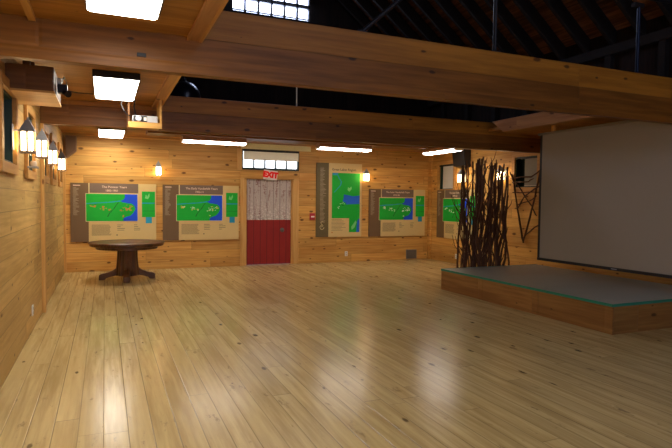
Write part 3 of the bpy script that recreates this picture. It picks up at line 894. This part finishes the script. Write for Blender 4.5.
# ------------------------------------------------------------------ projection screen
sc = thing('projection_screen', 'large pull-down projection screen hanging over the stage', 'screen', (7.9, 0, 0))
ya, yb, za, zb = 4.775, 7.35, .585, 2.76
MB().box(-.004, ya + .03, za, 0, yb - .05, zb).build('screen_fabric', M['screen'], sc)
MB().box(-.006, yb - .05, za, .001, yb, zb).build('screen_border', M['black'], sc)
MB().box(-.006, ya, za, .001, ya + .03, zb).build('screen_border', M['black'], sc)
MB().box(-.014, ya, za - .035, .014, yb, za + .012).build('bottom_bar', plain('navy_black_bar', '#12121c', .4), sc, bevel=.004)
MB().box(-.0155, 5.72, za - .02, -.014, 5.82, za - .004).build('badge', plain('badge_silver', '#9a9aa4', .4), sc)
MB().box(-.012, ya, zb, .08, yb + .06, zb + .045).build('roller_case', plain('case_white', '#8a7f70', .5), sc, bevel=.01)
for y in (ya + .2, yb - .3):
    MB().box(.0, y, zb + .045, .04, y + .06, ZC).build('mount', M['trim'], sc)

# ------------------------------------------------------------------ branch screen and trellis
bs = thing('branch_bundle_screen', 'tall freestanding screen of dark upright branches behind the stage', 'branches', (0, 0, 0), 0)
rng = random.Random(11)
def branch(p0, p1, r0, r1, mat, n=9, wob=.03, twigs=0, parent=bs):
    p0, p1 = Vector(p0), Vector(p1)
    mb = MB()
    pts, rad = [], []
    ph1, ph2 = rng.uniform(0, 6), rng.uniform(0, 6)
    for i in range(n):
        f = i / (n - 1)
        q = p0.lerp(p1, f)
        amp = wob * math.sin(PI * min(1, f * 1.2 + .1))
        q += Vector((amp * math.sin(ph1 + f * 7) + rng.uniform(-.3, .3) * wob, .4 * amp * math.sin(ph2 + f * 6), 0))
        q.y = max(q.y, 8.10) if parent is bs else q.y
        pts.append(q); rad.append((r0 + (r1 - r0) * f) * rng.uniform(.85, 1.15))
    mb.tube(pts, rad, 7)
    for _ in range(twigs):
        k = rng.randrange(n // 2 if n < 12 else 3, n - 1)
        s = rng.choice((-1, 1))
        L = rng.uniform(.15, .42)
        q = pts[k]
        e1 = q + Vector((s * L * .5, rng.uniform(-.02, .03), L * .6)); e2 = e1 + Vector((s * L * .15, 0, L * .5))
        if parent is bs:
            e1.y = max(e1.y, 8.1); e2.y = max(e2.y, 8.1)
        mb.tube([q, e1, e2], [rad[k] * .6, rad[k] * .45, rad[k] * .3], 6)
    return mb.build('branch', mat, parent, smooth=True)
branch((6.80, 8.2, 0), (6.86, 8.2, 2.25), .020, .013, M['bark'], n=11, twigs=2)
branch((6.92, 8.15, 0), (6.88, 8.15, 1.95), .018, .011, M['bark'], twigs=2)
branch((7.96, 8.2, 0), (7.91, 8.2, 2.25), .022, .013, M['bark'], n=12, wob=.05, twigs=4)
for i in range(42):
    f = (i + rng.uniform(-.4, .4)) / 41
    f = max(0, min(1, f))
    x = 6.84 + (7.80 - 6.84) * f
    y = 8.125 + rng.uniform(0, .12)
    lean = rng.uniform(-.14, .14)
    top = 2.39 - .20 * abs(2 * f - 1.0) ** 2 + rng.uniform(-.14, .05)
    if i % 6 == 4:
        top -= rng.uniform(.2, .7)
    xt = min(7.9, max(6.80, x + lean + .03))
    thick = rng.uniform(.015, .026) if .25 < f < 1 else rng.uniform(.012, .018)
    branch((x, y, 0), (xt, y + rng.uniform(-.02, .02), top), thick, thick * .66, M['bark'] if i % 3 else M['bark_light'], n=14, twigs=rng.choice((1, 2, 2, 3)), wob=rng.uniform(.04, .09))
for i in range(10):
    x = rng.uniform(6.9, 7.75)
    branch((x, 8.12, rng.uniform(.2, 1.5)), (min(7.88, max(6.82, x + rng.uniform(.2, .45) * rng.choice((-1, 1)))), 8.14, rng.uniform(1.5, 2.3)), .014, .010, M['bark'], wob=.04)
branch((6.77, 8.12, 0), (6.90, 8.13, .5), .018, .013, M['bark'], wob=.02)

tr = thing('hanging_branch_trellis', 'pointed lattice of dark branches hung on the right wall beside the screen', 'trellis', (W - .05, 0, 0))
TR = [([(9.24, 2.20), (9.12, 1.73), (8.98, 1.16), (8.84, .72)], .019), ([(8.40, 2.24), (8.53, 1.73), (8.71, 1.1), (8.84, .72)], .019),
      ([(9.30, 2.11), (8.67, 2.11), (8.34, 2.28)], .015), ([(9.2, 1.79), (8.28, 1.78)], .012), ([(9.14, 2.02), (8.64, 1.48), (8.50, 1.30)], .013),
      ([(9.02, 1.46), (8.8, 1.72), (8.30, 1.97)], .014), ([(9.04, 1.52), (8.63, 1.63), (8.50, 1.72)], .012), ([(8.86, .80), (8.6, 1.02), (8.28, 1.20)], .013),
      ([(9.33, 2.24), (9.19, 2.02)], .014), ([(9.22, 2.0), (8.74, 2.02), (8.60, 2.07)], .012)]
for k, (pts, r) in enumerate(TR):
    x = -.025 if k % 2 else -.005
    P = [Vector((x + .004 * k % .02, p[0], p[1])) for p in pts]
    fine, rad = [], []
    for i in range(len(P) - 1):
        for j in range(4):
            q = P[i].lerp(P[i + 1], j / 4)
            fine.append(q + Vector((0, rng.uniform(-.012, .012), rng.uniform(-.012, .012)))); rad.append(r * rng.uniform(.8, 1.15))
    fine.append(P[-1]); rad.append(r * .7)
    MB().tube(fine, rad, 7).build('branch', M['bark'], tr, smooth=True)

# ------------------------------------------------------------------ loft fittings
def rod(label, p, q, r, mat, name='tie_rod', fit=False):
    o = thing(name, label, 'rod', p)
    d = Vector(q) - Vector(p)
    MB().tube([(0, 0, 0), d], r, 10).build('rod_shaft', mat, o, smooth=True)
    MB().box(-.05, -.04, 0, .05, .04, .012).build('base_plate', mat, o)
    if fit:
        MB().box(d.x - .10, d.y - .03, d.z - .02, d.x + .06, d.y + .03, d.z + .03).build('fitting', M['dark_metal'], o)
    return o
zt = 3.176
rod('dark steel rod rising from the middle of the front beam to the roof', (4.66, Y1 + .06, zt), (4.66, Y1 + .06, 7.9), .022, M['dark_metal'])
rod('bluish steel rod near the right end of the front beam with clamp on top', (6.86, Y1 + .06, zt), (6.86, Y1 + .06, 4.0), .022, M['rod'], fit=True)
rod('slanting steel brace rising from the front beam left of the tall rod', (3.06, Y1 + .06, zt), (4.60, Y1 + .06, 4.55), .022, M['dark_metal'], name='steel_brace')
tag(MB().tube([(5.6, Y1 + .06, 4.06), (8.97, Y1 + .06, 4.20)], .02, 10).build('hanging_conduit', M['dark_metal'], smooth=True),
    'dark horizontal conduit passing over the top of the bluish rod', 'pipe', kind='thing')
wr_ = thing('hanging_rod', 'short thin white rod standing on top of the back beam', 'rod', (3.68, Y2 + .09, 3.091))
MB().tube([(0, 0, .004), (0, 0, .40)], .011, 8).build('rod_shaft', M['white'], wr_)
MB().box(-.03, -.03, 0, .03, .03, .006).build('base_plate', M['white'], wr_)
dl = thing('hanging_dome_lamp', 'dark dome lamp hanging behind the back beam near the ceiling edge', 'lamp', (1.97, 8.85, 3.12))
prof = [(.25, 0)] + [(.25 * math.cos(a), .06 + .25 * math.sin(a)) for a in [i * PI / 18 for i in range(0, 9)]] + [(.03, .315), (.03, .36)]
MB().lathe(prof, n=32).build('lamp_shade', plain('navy_enamel', '#0d0f1a', .3, .1), dl, smooth=True)
MB().tube([(0, 0, .36), (0, 0, 3.0)], .006, 6).build('cord', M['black'], dl)
MB().lathe([(.235, -.004), (.235, 0)], n=32).build('reflector', plain('grey_reflector', '#4a443c', .5), dl)

# ------------------------------------------------------------------ light
def area(name, loc, rot, sx, sy, energy, col):
    l = bpy.data.lights.new(name, 'AREA'); l.shape = 'RECTANGLE'; l.size = sx; l.size_y = sy
    l.energy = energy; l.color = col
    o = bpy.data.objects.new(name, l); C.objects.link(o); o.location = loc; o.rotation_euler = rot
    return o
def point(name, loc, energy, col, r=.06):
    l = bpy.data.lights.new(name, 'POINT'); l.energy = energy; l.color = col; l.shadow_soft_size = r
    o = bpy.data.objects.new(name, l); C.objects.link(o); o.location = loc
    return o
warm = (1.0, .74, .42)
white = (1.0, .88, .72)
# daylight through the back gable window, and fill from the added rear one
area('daylight_back_gable', (W / 2, D - .06, 6.5), (math.radians(-60), 0, 0), 1.8, 1.0, 60, (.62, .72, 1.0))
area('added_fill_rear_gable', (W / 2, R0 + .06, 6.5), (math.radians(62), 0, 0), 1.8, 1.0, 60, (.62, .70, 1.0))

area('added_fill_rear_window', (3.0, R0 + .06, 1.55), (math.radians(90), 0, 0), 2.4, 1.3, 45, (.58, .69, 1.0))  # bluish fill belonging to the added rear window

w = bpy.data.worlds.new('world'); bpy.context.scene.world = w; w.use_nodes = True
bg = w.node_tree.nodes['Background']; bg.inputs[0].default_value = (.5, .62, 1, 1); bg.inputs[1].default_value = .3

# ------------------------------------------------------------------ camera
cam = bpy.data.cameras.new('camera'); co = bpy.data.objects.new('camera', cam); C.objects.link(co)
cam.sensor_width = 36; cam.lens = 535.942 / 672 * 36; cam.clip_start = .05; cam.clip_end = 200
yaw, pitch, roll = map(math.radians, (23.325, -2.438, .608))
fw = Vector((math.sin(yaw) * math.cos(pitch), math.cos(yaw) * math.cos(pitch), math.sin(pitch)))
rt = Vector((math.cos(yaw), -math.sin(yaw), 0)); up = rt.cross(fw)
r2 = rt * math.cos(roll) + up * math.sin(roll); u2 = -rt * math.sin(roll) + up * math.cos(roll)
mw = Matrix((r2, u2, -fw)).transposed().to_4x4(); mw.translation = Vector((.796, 0, 1.56))
co.matrix_world = mw
bpy.context.scene.camera = co
vs = bpy.context.scene.view_settings
vs.view_transform = 'Standard'; vs.look = 'None'; vs.exposure = 0.22; vs.gamma = 1.0
bpy.context.scene.cycles.max_bounces = 8
bpy.context.scene.cycles.sample_clamp_indirect = 6
